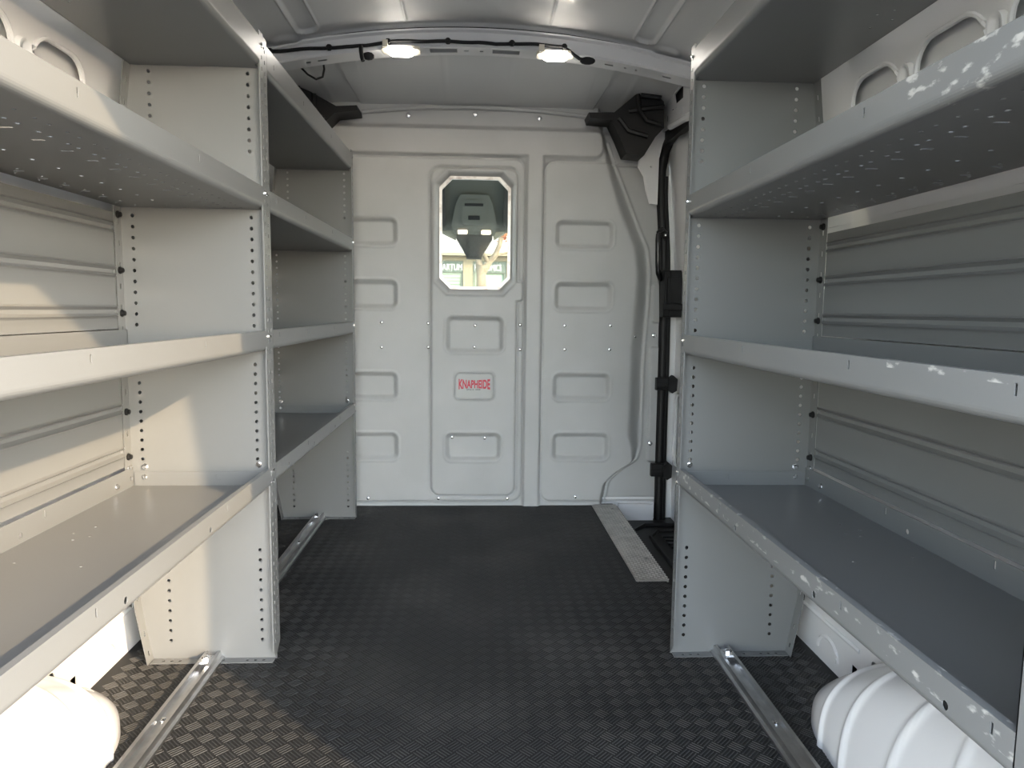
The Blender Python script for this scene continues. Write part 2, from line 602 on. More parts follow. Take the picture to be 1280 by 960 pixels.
def bow_z(x):
    return 1.787 - .087 * (x / .75) ** 2


# roof bow: hat channel across the van, slots cut out of its lower face
sl = [(-.17, -.075), (.05, .145)]
small = [(-.60, -.585), (-.05, -.035), (.005, .017), (.45, .48), (.52, .527), (.56, .567), (-.56, -.53)]
bx = sorted(set([round(-.80 + .02 * i, 4) for i in range(81)] + [q for a in sl + small for q in a] + [.66, .69]))
by = [2.580, 2.592, 2.596, 2.612, 2.622, 2.632, 2.660]
bowm = MB()
VB = np.array([[(x, y, bow_z(x)) for y in by] for x in bx])
mk = np.ones((len(bx) - 1, len(by) - 1), bool)
for i in range(len(bx) - 1):
    xm = (bx[i] + bx[i + 1]) / 2
    for a, b in sl:
        if a < xm < b:
            mk[i, 3:5] = False
            mk[i, 2] = False
    for a, b in small + [(.66, .69)]:
        if a < xm < b:
            mk[i, 3] = False
bowm.grid(VB, mk)


def strip(fa, fb):
    bowm.grid(np.array([[fa(x), fb(x)] for x in bx]))


def topz(x):
    return bow_z(x) + .052 + .006 * float(sst(.60, .62, -abs(x) + 1.22))


strip(lambda x: (x, 2.580, bow_z(x)), lambda x: (x, 2.574, bow_z(x) + .006))
strip(lambda x: (x, 2.574, bow_z(x) + .006), lambda x: (x, 2.572, topz(x) - .012))
strip(lambda x: (x, 2.572, topz(x) - .012), lambda x: (x, 2.562, topz(x) - .006))
strip(lambda x: (x, 2.562, topz(x) - .006), lambda x: (x, 2.562, topz(x)))
strip(lambda x: (x, 2.562, topz(x)), lambda x: (x, 2.66, topz(x) + .0))
strip(lambda x: (x, 2.66, topz(x)), lambda x: (x, 2.66, bow_z(x)))
bow = obj('roof_bow', bowm, WHITE, ceiling, smooth=50)
bow['label'] = 'white steel cross member below the roof, with slots along its lower face'
gap_shade = MB()
gap_shade.tube([(x, 2.60, topz(x) + .012) for x in [-.78 + .04 * i for i in range(40)]], .007, 6)  # black tube drawn as the shade in the gap between bow and roof
obj('bow_gap_shade', gap_shade, BLACK, ceiling)

# ================================================================== SIDE WALLS
prof = [(.885, -.02), (.885, .10), (.905, .30), (.915, .55), (.915, 1.00), (.905, 1.10)]


def wall(side):
    y1 = 1.95 if side > 0 else 3.24
    name = 'wall_right' if side > 0 else 'wall_left'
    fx = lambda u: side * u
    mb = MB()
    zz = [p[1] for p in prof]
    uu = [p[0] for p in prof]
    # lower wall with stamped holes, following the profile
    lo_h = [rect(1.525, 1.548, .030, .062), rrect(1.446, 1.472, .075, .112, .012, 3), rrect(1.800, 1.815, .10, .13, .007, 3)]
    mb.plate([(.20, -.02), (y1, -.02), (y1, .135), (.20, .135)], lo_h, .002, lambda a, b, w: (fx(float(np.interp(b, zz, uu)) + w), a, b))
    ysw = [.20 + i * .05 for i in range(int((y1 - .20) / .05) + 2)]
    ysw[-1] = y1
    zsw = np.linspace(.135, 1.10, 40)
    V = np.array([[(fx(float(np.interp(z, zz, uu)) + .006 * math.exp(-((y % .33 - .16) / .03) ** 2)), y, z) for z in zsw] for y in ysw])
    mb.grid(V)
    # upper wall, leaning in, with round cornered cut-outs
    cuts = []
    ycs = [(1.478, 1.655), (1.225, 1.415), (.975, 1.165), (.725, .915), (.475, .665)]
    if side < 0:
        ycs = [(2.0, 2.19), (2.25, 2.44), (2.5, 2.69), (2.75, 2.94)] + ycs
    for a, b in ycs:
        cuts.append(rrect(a, b, 1.19, 1.403, .055, 6))
    xi = lambda z: float(np.interp(z, [1.10, 1.40, 1.62, 1.80], [.905, .860, .812, .76]))
    up = MB()
    up.plate([(.20, 1.10), (y1, 1.10), (y1, 1.80), (.20, 1.80)], cuts, .0025, lambda a, b, w: (fx(.905 - .15 * max(0, b - 1.10) + w), a, b))
    root = obj(name, mb, WHITE, smooth=40)
    tag(root, ('white painted inner side of the van behind the shelves next to the side door' if side > 0 else 'white painted inner side of the van behind the sunlit shelves'), 'wall', kind='structure')
    u = obj('cut_out_panel', up, WHITE, root, smooth=0)
    # rims round the cut-outs and raised ovals between them
    rimm = MB()
    for a, b in ycs:
        p = rrect(a - .004, b + .004, 1.186, 1.407, .058, 6)
        rimm.tube([(fx(.905 - .15 * (q[1] - 1.10) - .002), q[0], q[1]) for q in p + p[:1]], .005, 6, False)
    obj('cut_out_rim', rimm, WHITE, root)
    for i, (a, b) in enumerate(ycs[:-1]):
        yc = (a + ycs[i + 1][1]) / 2
        om = MB()
        pr = rrect(yc - .022, yc + .022, 1.17, 1.385, .02, 5)
        for (sc, dz) in ((1.0, .0), ):
            pass
        n = len(pr)
        V = []
        for sc, off in ((1.0, .001), (.85, -.010), (.55, -.010), (.4, -.004)):
            for (q, z) in pr:
                qq, zq = yc + (q - yc) * sc, 1.2775 + (z - 1.2775) * (1 - (1 - sc) * .2)
                V.append((fx(.905 - .15 * (zq - 1.10) + off), qq, zq))
        F = [(l * n + k, l * n + (k + 1) % n, (l + 1) * n + (k + 1) % n, (l + 1) * n + k) for l in range(3) for k in range(n)] + [tuple(3 * n + k for k in range(n))]
        om.add(V, F)
        obj('pressed_oval', om, WHITE, root, smooth=60)
    # outer skin, one sheet
    sk = MB()
    sp = [(.98, -.7), (.98, .6), (.96, 1.05), (.912, 1.22), (.884, 1.42), (.87, 1.55), (.83, 1.80), (.78, 1.90)]
    sk.grid(np.array([[(fx(u_), y, z) for (u_, z) in sp] for y in (.19, y1 if side > 0 else 3.3)]))
    if side > 0:
        sk.grid(np.array([[(fx(u_), y, z) for (u_, z) in [(.98, -.7), (.98, -.12)]] for y in (1.9, 3.3)]))
    obj('outer_skin', sk, WHITE, root, smooth=60)
    # pressed stiffeners low on the wall
    st = MB()
    st.tube([(fx(.888), 1.80, .105), (fx(.888), 1.60, .105), (fx(.889), 1.52, .105)], .007, 8)
    st.tube([(fx(.886), 1.66 + .05 * math.cos(q), .03 + .04 * math.sin(q)) for q in [math.pi * i / 10 for i in range(11)]], .006, 6)
    obj('pressed_bead', st, WHITE, root)
    # wheel arch
    yc, hy = .95, .565
    na, nb = 260, 40
    V = []
    for i in range(na + 1):
        y = yc + hy * math.cos(math.pi * (1 - i / na))
        ty = (y - yc) / hy
        zt = .30 * max(0.0, 1 - abs(ty) ** 1.8) ** .8
        xin = .885 - .187 * max(0.0, 1 - abs(ty) ** 6) ** (1 / 2.2)
        row = []
        for j in range(nb + 1):
            a = math.pi / 2 * j / nb
            e = 2 / 3.2
            px = .905 - (.905 - xin) * (math.cos(a) ** e)
            pz = zt * (math.sin(a) ** e)
            rb = 0
            for yr in (.55, .74, .93, 1.10, 1.24, 1.335):
                dd = (y - (yr + .05 * (pz / .3) ** 2 * (1 if yr > .95 else -1) * -1))
                rb += math.exp(-(dd / .008) ** 2)
            rb = min(rb, 1) * .0065 * min(1, zt / .1)
            nx, nz = -math.cos(a), math.sin(a)
            row.append((fx(px + nx * rb), y, pz + nz * rb))
        V.append(row)
    am = MB()
    am.grid(np.array(V))
    w = obj('wheel_arch', am, WHITE, root, smooth=60)
    w['label'] = 'white rounded wheel arch with pressed ribs' if side > 0 else 'sunlit white wheel arch'
    return root


wall_left = wall(-1)
wall_right = wall(1)

# rear frame with the door opening the daylight comes through
rf = MB()
rf.plate([(-1.0, -.72), (1.0, -.72), (1.0, 1.7), (.84, 1.95), (-.84, 1.95), (-1.0, 1.7)], [rrect(-.875, .875, -.03, 1.6135, .10, 6)], .02, lambda u, v, w: (u, .20 + w, v))
wr = obj('wall_rear', rf, WHITE, smooth=0)
tag(wr, 'white rear door frame round the open back of the van', 'wall', kind='structure')
ro2 = MB()
ro2.grid(np.array([[(x, y, 1.955 - .05 * (x / .8) ** 2 - (.02 if 0 else 0)) for x in np.linspace(-.86, .86, 20)] for y in (.19, 2.6, 3.3, 4.0)]))
obj('outer_skin', ro2, WHITE, ceiling, smooth=60)
uf = MB()
uf.box(-.98, .62, .20, 3.4, -.06, -.016)
uf.box(.62, .98, .20, 2.215, -.06, -.016)
obj('underfloor', uf, BLACK, floor, smooth=0)

# ================================================================== SHELVING UNITS
FW = .027
ZS = [(.444, .490), (.777, .823), (1.109, 1.157), (1.430, 1.492)]
PPROF = [(0, 0), (.306, 0), (.330, .14), (.338, .25), (.338, 1.12), (.302, 1.43), (.297, 1.505), (0, 1.505)]
HZ = [.049 + .0258 * i for i in range(10)] + [.51 + .0232 * i for i in range(11)] + [.835 + .0255 * i for i in range(11)] + [1.242 + .025 * i for i in range(8)]


def hole_u(z):
    return .260 if z < .3 else (.310 if z < 1.1 else .260)


def make_unit(name, side, fx, y0, y1, label, slots, chipped, mid_top, low_bot):
    root = empty(name, (fx + side * .17, (y0 + y1) / 2, 0), label, 'shelving', 'grey steel van shelving')
    T = lambda u, y, z: (fx + side * u, y, z)
    # ---- end panels with inward flanges
    for yy, dr in ((y1, -1), (y0, 1)):
        e = MB()
        holes = []
        for z in HZ:
            holes.append(circ(.0355 if side < 0 else .0335, z, .0048))
            holes.append(circ(hole_u(z), z, .0046))
        e.plate(PPROF, holes, .0015, lambda u, v, w: T(u, yy + dr * w, v))
        # front flange, chamfered at the foot, two rows of small slots
        fw = FW if yy == y1 and dr < 0 and y0 < 1.5 else .037
        fh = []
        for i in range(58):
            z = .05 + i * .025
            fh.append(rect(yy + dr * fw * .5 - .003, yy + dr * fw * .5 + .003, z - .0045, z + .0045))
        yl, yh = sorted((yy, yy + dr * fw))
        if dr < 0:
            fo = [(yl, .03), (yh, 0), (yh, 1.505), (yl, 1.505)]
        else:
            fo = [(yl, 0), (yh, .03), (yh, 1.505), (yl, 1.505)]
        e.plate(fo, fh, .0015, lambda a, b, w: T(w, a, b))
        # hem along the flange edge
        e.prism(rect(0, .003, -.0015, .0), (.03, 1.505), lambda u, v, t_: T(u, yy + dr * fw + v, t_))
        # rear flange follows the outline
        rf_h = []
        rp = PPROF[1:7]
        for (ua, za), (ub, zb) in zip(rp[:-1], rp[1:]):
            L = math.hypot(ub - ua, zb - za)
            nh = int(L / .05)
            hs = [rect(yy + dr * .016 - .003, yy + dr * .016 + .003, (i + .5) * .05 - .006, (i + .5) * .05 + .006) for i in range(nh)]
            e.plate(rect(*sorted((yy, yy + dr * .034)), 0, L), hs, .0015, lambda a, b, w: T(ua + (ub - ua) * b / L - w, a, za + (zb - za) * b / L))
        # foot flange with holes
        fo_h = [circ(u, yy + dr * .014, .0045) for u in (.03, .05, .07, .13, .19, .235, .255, .275)]
        e.plate(rect(.004, .302, *sorted((yy, yy + dr * .028))), fo_h, .0015, lambda a, b, w: T(a, b, w + .001))
        obj('end_panel', e, GREY, root, smooth=30)
    # ---- shelves
    for si, (zb, zt) in enumerate(ZS):
        dep = .334 if si < 3 else .300
        sh = MB()
        ya, yb = y0 + .003, y1 - .003
        hl = []
        lip_h = []
        if si in (1, 2) and slots:
            nrow = int((yb - ya - .08) / .07)
            for r in range(nrow):
                yc = yb - .05 - r * .07
                hl.append(rect(.108 - .0, .126, yc - .003, yc + .003))
                hl.append(circ(.088, yc - .022, .0042, 6))
                hl.append(circ(.088, yc + .022, .0042, 6))
                hl.append(circ(.050, yc - .02, .003, 6))
                hl.append(circ(.050, yc + .02, .003, 6))
                hl.append(circ(.209, yc, .0044, 6))
                hl.append(rect(.286, .304, yc - .039, yc - .0335))
                hl.append(circ(.284, yc + .012, .0032, 6))
                hl.append(circ(.313, yc - .018, .0032, 6))
        if si in (0, 3):
            for (u, y) in ((.25, 1.32), (.27, 1.36), (.25, 1.40), (.23, 1.34), (.28, 1.2), (.16, 1.18)):
                y2 = y if y0 < 1.5 else y + 1.2
                if ya + .02 < y2 < yb - .02:
                    hl.append(circ(u, y2, .003, 6))
        sh.plate(rect(.012, dep, ya, yb), hl, .0014, lambda a, b, w: T(a, b, zb + w))
        zs0 = zb + .012
        offs = [(1.0, 'h'), (.922, 's'), (.70, 'h'), (.632, 's'), (1.325, 'h'), (1.416, 's')] if si == 0 else [(.94, 's'), (.638, 's'), (1.33, 's')]
        for y, kd in offs:
            y2 = y if y0 < 1.5 else y + 1.2
            if not ya + .02 < y2 < yb - .02:
                continue
            if kd == 'h' and si == 0:
                lip_h.append(circ(y2, zb + .018, .0055))
            elif kd == 's':
                lip_h.append(rect(y2 - .002, y2 + .002, zb + .028, zb + .040))
        la, lb = y0 + .038, (y1 - FW - .001 if y0 < 1.5 else y1 - .038)
        sh.plate(rect(la, lb, zs0, zt), lip_h, .0014, lambda a, b, w: T(w, a, b))
        # rolled lower corner and the hem on top of the lip
        for k in range(6):
            a0, a1 = math.pi / 2 * k / 6, math.pi / 2 * (k + 1) / 6
            P = [(.012 - .012 * math.cos(a), zs0 - .012 * math.sin(a)) for a in (a0, a1)]
            Q = [(.012 - .0106 * math.cos(a), zs0 - .0106 * math.sin(a)) for a in (a1, a0)]
            sh.prism(P + Q, (la, lb), lambda u, v, t_: T(u, t_, v))
        sh.prism([(0, zt), (0, zt + .0014), (.011, zt + .0014), (.011, zt - .010), (.0096, zt - .010), (.0096, zt)], (la, lb), lambda u, v, t_: T(u, t_, v))
        # back lip
        bl_h = []
        if si == 0:
            for y, kd in ((1.303, 'h'), (1.379, 's'), (1.0, 'h'), (1.07, 's')):
                y2 = y if y0 < 1.5 else y + 1.2
                if ya + .02 < y2 < yb - .02:
                    bl_h.append(circ(y2, zb + .016, .0055) if kd == 'h' else rect(y2 - .002, y2 + .002, zb + .028, zb + .042))
        if si < 3:
            sh.plate(rect(ya, yb, zb, zt + .001), bl_h, .0014, lambda a, b, w: T(dep - w, a, b))
        else:
            sh.plate(rect(ya, yb, zb, zb + .02), [], .0014, lambda a, b, w: T(dep - w, a, b))
        # end tabs folded up against the panels
        if si < 3:
            for yt, dd in ((yb, -1), (ya, 1)):
                sh.plate(rect(.014, dep - .004, zb, zb + .036), [rect(.125, .135, zb + .016, zb + .030)], .0014, lambda a, b, w: T(a, yt + dd * w, b))
        o = obj('shelf', sh, GREYW if chipped else GREY, root, smooth=40)
    # ---- ribbed back panels
    for z0, z1, ribs in ((low_bot, .785, (.535, .638)), (.826, mid_top, (.866, .958, mid_top - .034))):
        uz = []
        zc = [z0]
        for rz in ribs:
            zc += [rz - .016, rz - .013, rz - .010, rz - .004, rz + .004, rz + .010, rz + .013, rz + .016]
        zc.append(z1)
        ru = [0]
        for rz in ribs:
            ru += [0, -.002, -.006, .003, .003, -.006, -.002, 0]
        ru.append(0)
        # swage lines run out short of the ends
        bp = MB()
        yl = [y0 + .036, y0 + .042, y1 - .044, y1 - .038]
        V = np.array([[T(.3385 + (r if 0 < i < 3 else 0), y, z) for z, r in zip(zc, ru)] for i, y in enumerate(yl)])
        V2 = V.copy()
        V2[:, :, 0] += side * .0012
        V = np.array([[T(.337 + (r if 0 < i < 3 else 0), y, z) for z, r in zip(zc, ru)] for i, y in enumerate(yl)])
        bp.grid(V)
        bp.grid(V2)
        n_, m_ = V.shape[:2]
        obj('back_panel', bp, GREY, root, smooth=25)
    # ---- hex bolts and push pins, copied
    bolt = pin = None

    def put_bolt(p, nrm, s_=1.0):
        nonlocal bolt
        if bolt is None:
            bm_ = MB()
            bm_.lathe([(.0085, 0), (.0085, .0012), (.0062, .0013), (.0062, .006), (.0045, .0072)], 6, lambda a, b, c: (p[0] + a, p[1] + b, p[2] + c))
            bolt = obj('bolt', bm_, ZINC, root, origin=p)
            bolt.rotation_euler = Vector(nrm).to_track_quat('Z', 'Y').to_euler()
            bolt['_p'] = 0
            put_bolt.p = Vector(p)
            del bolt['_p']
            o = bolt
        else:
            o = copy_part(bolt, root, Vector(p) - put_bolt.p)
            o.rotation_euler = Vector(nrm).to_track_quat('Z', 'Y').to_euler()
        o.scale = (s_,) * 3
    ye = y1 - .0015
    for zz in (.466, .491):
        put_bolt(T(.305, ye, zz + .001), (0, -1, 0))
        put_bolt(T(.337, ye - .016, zz), (-side, 0, 0), .85)
    put_bolt(T(.033, ye, .497), (0, -1, 0))
    put_bolt(T(.3325, ye - .085, .463), (-side, 0, 0), .85)
    for zb, zt in ZS:
        for zz in ((zb + .012, zt - .008) if zb < .5 else (zt - .012,)):
            put_bolt(T(0, ye - .010, zz), (-side, 0, 0), .55)
            put_bolt(T(0, y0 + .010, zz), (-side, 0, 0), .55)
    for zz in (1.09, .962, .862, .628, .519):
        p = T(.3365, ye - .017, zz)
        if pin is None:
            pm = MB()
            pm.lathe([(.0085, -.001), (.0085, .003), (.006, .005), (.0055, .009), (.003, .0095)], 10, lambda a, b, c: (p[0] - side * c, p[1] + a, p[2] + b))
            pin = obj('push_pin', pm, BLACK, root, origin=p)
            p0_ = Vector(p)
        else:
            copy_part(pin, root, Vector(p) - p0_)
    return root


make_unit('shelving_unit', -1, -.497, .50, 1.737, 'grey steel shelving unit lit by low sun, opposite the side with the sliding door', True, False, 1.092, .497)
make_unit('shelving_unit.001', -1, -.501, 1.742, 2.955, 'shaded grey steel shelving unit up against the bulkhead, behind the sunlit one', False, False, 1.098, .497)
make_unit('shelving_unit.002', 1, .506, .565, 1.737, 'shaded grey steel shelving unit beside the sliding door, its lowest lip chipped', True, True, 1.072, .4965)

# ================================================================== FLOOR RAILS
def rail(name, xc, y0, y1, label, lean=0.0, bolts=()):
    m = MB()
    pr = [(-.028, 0), (-.028, .006), (-.021, .008), (-.019, .020), (-.011, .020), (-.010, .009), (.010, .009), (.011, .020), (.019, .020), (.021, .008), (.028, .006), (.028, 0)]
    m.prism(pr, (y0, y1), lambda u, v, t_: (xc + u, t_, v + .001))
    r = obj(name, m, ALU, smooth=20, origin=(xc, (y0 + y1) / 2, 0))
    tag(r, label, 'rail', 'aluminium floor rails')
    for y in bolts:
        b = MB()
        b.lathe([(.007, .008), (.007, .012), (.004, .0145)], 8, lambda a, c, hh: (xc + a, y + c, hh + .001))
        obj('bolt', b, ZINC, r)
    return r


r1 = rail('floor_rail', -.655, .42, 3.0, 'straight aluminium rail on the floor running under both shelving units', bolts=(1.45, 1.05, 1.20, 2.6))
r2 = rail('floor_rail.001', .640, .42, 2.0, 'straight aluminium rail on the floor under the shelves by the sliding door', bolts=(1.40, 1.2, 1.0))
for r, xc, ys_ in ((r1, -.655, (1.69, 2.905)), (r2, .640, (1.69,))):
    for y in ys_:
        m = MB()
        m.box(xc - .012, xc + .012, y - .022, y + .012, .021, .026)
        m.lathe([(.009, .026), (.009, .033), (.006, .035)], 6, lambda a, c, hh: (xc + a, y + c - .006, hh))
        obj('foot_clamp', m, ZINC, r)

# ================================================================== STEP PLATE AND STEP WELL
sp = empty('step_plate', (.58, 2.67, 0), 'aluminium tread plate edging the floor at the side door step', 'step edge')
m = MB()
m.prism([(.527, 0), (.527, .0045), (.538, .0060), (.634, .0060), (.636, -.06), (.633, -.06), (.632, .001)], (2.219, 3.128), lambda u, v, t_: (u, t_, v))
obj('plate', m, TREADALU, sp, smooth=20)
m = MB()
for i in range(9):
    for j in range(76):
        x = .533 + i * .0125 + (.00 if j % 2 else .0)
        y = 2.226 + j * .0119
        a = math.radians(45 if (i + j) % 2 else -45)
        ca, sa = math.cos(a), math.sin(a)
        L, w_ = .0065, .0018
        pts = [(-L, 0), (0, -w_), (L, 0), (0, w_)]
        V = [(x + u * ca - v * sa, y + u * sa + v * ca, .0058) for u, v in pts] + [(x + u * ca * .6 - v * sa * .6, y + u * sa * .6 + v * ca * .6, .0074) for u, v in pts]
        m.add(V, [(4, 5, 6, 7), (0, 1, 5, 4), (1, 2, 6, 5), (2, 3, 7, 6), (3, 0, 4, 7)])
o = obj('tread', m, TREADALU, sp, smooth=0)
o['kind'] = 'stuff'
for y in (2.42, 2.78, 3.05):
    b = MB()
    b.lathe([(.006, .006), (.006, .008), (.003, .0095)], 8, lambda a, c, hh: (.607 + a, y + c, hh))
    obj('screw', b, ZINC, sp)
wl = MB()
wl.box(.630, .955, 2.20, 3.30, -.11, -.082)
for i in range(9):
    y = 2.55 + i * .045
    wl.box(.80, .90, y, y + .02, -.082, -.074)
wl.tube([(.69, 2.3, -.080), (.69, 3.0, -.080), (.76, 3.08, -.080), (.93, 3.08, -.080)], .012, 6)
wl.tube([(.75, 2.3, -.080), (.75, 2.92, -.080), (.80, 3.0, -.080), (.93, 3.0, -.080)], .009, 6)
wl.box(.6355, .645, 2.22, 3.13, -.09, -.004)
tag(obj('step_well', wl, BLACK, smooth=20, origin=(.79, 2.75, -.11)), 'black ribbed plastic step tray below the sliding door', 'step')

# ================================================================== SLIDING DOOR AND ITS OPENING
dr = empty('door_1', (.9, 2.5, -.1), 'white sliding side door seen past the end of the shelves, dark openings low in it', 'door', kind='structure')
dxu = lambda z: float(np.interp(z, [-.12, .55, 1.0, 1.4, 1.66, 1.8], [.915, .915, .905, .875, .845, .82]))
m = MB()
op = [rrect(3.02, 3.17, .19, .50, .03, 4), rrect(3.02, 3.16, -.08, .10, .03, 4), rrect(2.2, 2.95, .19, .85, .06, 4)]
m.plate([(1.93, -.10), (3.30, -.10), (3.30, .90), (1.93, .90)], op, .003, lambda a, b, w: (dxu(b) + w, a, b))
V = np.array([[(dxu(z) + .010 * math.sin((y - 2.9) * 18) * (y > 2.9), y, z) for z in np.linspace(.90, 1.80, 24)] for y in np.linspace(1.93, 3.30, 50)])
m.grid(V)
obj('inner_panel', m, WHITE, dr, smooth=40)
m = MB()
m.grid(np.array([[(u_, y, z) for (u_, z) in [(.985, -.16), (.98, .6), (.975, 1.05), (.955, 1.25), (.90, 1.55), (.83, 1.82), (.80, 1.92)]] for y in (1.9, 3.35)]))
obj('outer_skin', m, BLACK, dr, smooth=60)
m = MB()
for (y0, y1, z0, z1) in ((2.995, 3.195, .18, .51),):
    pr = rrect(y0, y1, z0, z1, .04, 5)
    m.tube([(dxu(q[1]) - .001, q[0], q[1]) for q in pr + pr[:1]], .007, 6, False)
obj('opening_rim', m, WHITE, dr)

# white pillar and rail around the opening
m = MB()
m.box(.845, .965, 3.215, 3.235, -.12, 1.66)
m.box(.58, .87, 3.20, 3.23, -.12, .03)
m.box(.66, .822, 3.17, 3.20, -.082, -.006)
obj('pillar', m, WHITE, wall_right, smooth=0)
m = MB()
hs = [[(2.837, 1.713), (2.938, 1.717), (2.961, 1.761), (2.843, 1.763)], circ(3.09, 1.756, .006), rect(2.838, 2.850, 1.652, 1.680), rect(3.060, 3.078, 1.680, 1.705),
      circ(3.018, 1.678, .006), rect(2.970, 3.000, 1.704, 1.711), circ(2.934, 1.684, .005), circ(2.93, 1.700, .005), circ(3.0, 1.74, .004)]
m.plate([(1.9, 1.56), (2.72, 1.60), (3.05, 1.645), (3.16, 1.655), (3.16, 1.785), (2.55, 1.80), (1.9, 1.80)], hs, .003, lambda a, b, w: (.80 + w, a, b))
m.tube([(.802, 1.95, 1.595), (.802, 2.72, 1.618), (.802, 3.02, 1.648)], .014, 8)
rp = obj('roof_rail', m, WHITE, wall_right, smooth=30)
rp['label'] = 'white punched roof rail above the sliding door'
m = MB()
m.box(.81, .83, 1.9, 3.2, 1.60, 1.80)
obj('rail_backing', m, BLACK, wall_right, smooth=0)
m = MB()
pp = [(.781, 1.658), (.752, 1.625), (.716, 1.582), (.698, 1.54), (.693, 1.50), (.72, 1.463), (.733, 1.401), (.752, 1.347), (.785, 1.345), (.786, 1.54), (.80, 1.60), (.84, 1.665), (.84, 1.70)]
m.plate(pp, [circ(.748, 1.503, .004)], .012, lambda u, v, w: (u, 3.10 + w + (u - .69) * .3, v))
m.tube([(pp[i][0], 3.108 + (pp[i][0] - .69) * .3, pp[i][1]) for i in range(8)], .006, 6)
pc = obj('pillar_cover', m, WHITE, wall_right, smooth=30)
pc['label'] = 'white curved pillar edge beside the black corner duct'

m = MB()
path = [(.852, 3.19, -.09), (.851, 3.19, .025), (.848, 3.19, .25), (.847, 3.19, .70), (.846, 3.19, .843), (.835, 3.19, 1.147), (.815, 3.19, 1.40), (.811, 3.185, 1.50), (.818, 3.16, 1.575),
        (.826, 3.12, 1.615), (.832, 3.05, 1.632), (.838, 2.93, 1.625), (.838, 2.6, 1.61), (.838, 1.95, 1.59)]
# densify
dp = []
for a, b in zip(path[:-1], path[1:]):
    for k_ in range(4):
        dp.append(tuple(a[q] + (b[q] - a[q]) * k_ / 4 for q in range(3)))
dp.append(path[-1])
m.tube(dp, .022, 10)
m.tube([(p[0] + .018, p[1] - .004, p[2] + .0) for p in dp[:28]], .012, 8)
tag(obj('door_seal', m, BLACK, smooth=50, origin=(.85, 3.19, -.09)), 'black rubber seal running up the front edge of the side door opening', 'seal')

m = MB()
hp = [(.835, 3.165, 1.225), (.815, 3.15, 1.240), (.797, 3.135, 1.225), (.793, 3.13, 1.19), (.796, 3.13, 1.09), (.80, 3.135, 1.050), (.815, 3.15, 1.025), (.835, 3.165, 1.035)]
hpd = []
for i in range(len(hp) - 1):
    for k_ in range(5):
        q = k_ / 5
        hpd.append(tuple(hp[i][c] * (1 - q) + hp[i + 1][c] * q for c in range(3)))
hpd.append(hp[-1])
m.tube(hpd, .012, 10)
hd = empty('grab_handle', (.81, 3.15, 1.02), 'black plastic grab handle upright on the side door pillar', 'handle')
obj('grip', m, BLACKG, hd, smooth=60)
for z in (1.215, 1.045):
    b = MB()
    b.lathe([(.016, -.004), (.016, .006), (.012, .010)], 10, lambda a, c, hh: (.828 + a, 3.150 - hh, z + c))
    obj('mounting_foot', b, BLACK, hd)
    b = MB()
    b.lathe([(.005, .010), (.004, .0125)], 8, lambda a, c, hh: (.828 + a, 3.150 - hh, z + c))
    obj('screw', b, ZINC, hd)

m = MB()
m.prism(rrect(.856, 1.062, .0, .07, .010, 3), (.820, .900), lambda u, v, t_: (t_, 3.10 + v, u))
m.prism(rrect(.905, 1.035, -.012, .02, .008, 3), (.832, .880), lambda u, v, t_: (t_, 3.10 + v, u))
m.box(.845, .85, 3.085, 3.10, .86, 1.06)
m.prism(rrect(.885, .915, -.02, .02, .004, 2), (.812, .90), lambda u, v, t_: (t_, 3.10 + v, u))
tag(obj('door_latch', m, BLACK, smooth=25, origin=(.86, 3.13, .856)), 'black plastic latch block on the door edge just below the grab handle', 'latch')
for i, (z0, z1, x0, lab) in enumerate(((.532, .588, .800, 'black guide clip on the door seal, the upper of the two'), (.140, .198, .790, 'black guide clip on the door seal, the lower one near the step'))):
    m = MB()
    m.prism(rrect(z0, z1, 0, .03, .006, 3), (x0, x0 + .055), lambda u, v, t_: (t_, 3.10 + v, u))
    m.prism(rrect(z0 + .012, z1 - .026, -.006, .01, .003, 2), (x0 + .004, x0 + .05), lambda u, v, t_: (t_, 3.10 + v, u))
    m.prism([(x0 + .05, z0 + .004), (x0 + .068, z0 - .012), (x0 + .088, z0 + .0), (x0 + .09, z1 - .004), (x0 + .07, z1 + .012), (x0 + .05, z1 - .006)], (3.085, 3.12), lambda u, v, t_: (u, t_, v))
    tag(obj('guide_clip' + ('.001' if i else ''), m, BLACK, smooth=25, origin=(x0 + .04, 3.11, z0)), lab, 'clip', 'door seal guide clips')

# black corner ducts at both upper corners of the bulkhead
def duct(name, pts, y, label, folds):
    m = MB()
    m.plate(pts, [], .12, lambda u, v, w: (u, y + w * (1 if 1 else 0), v))
    for f in folds:
        m.tube(f, .010, 6)
    tag(obj(name, m, BLACK, smooth=20, origin=(sum(p[0] for p in pts) / len(pts), y, min(p[1] for p in pts))), label, 'trim')


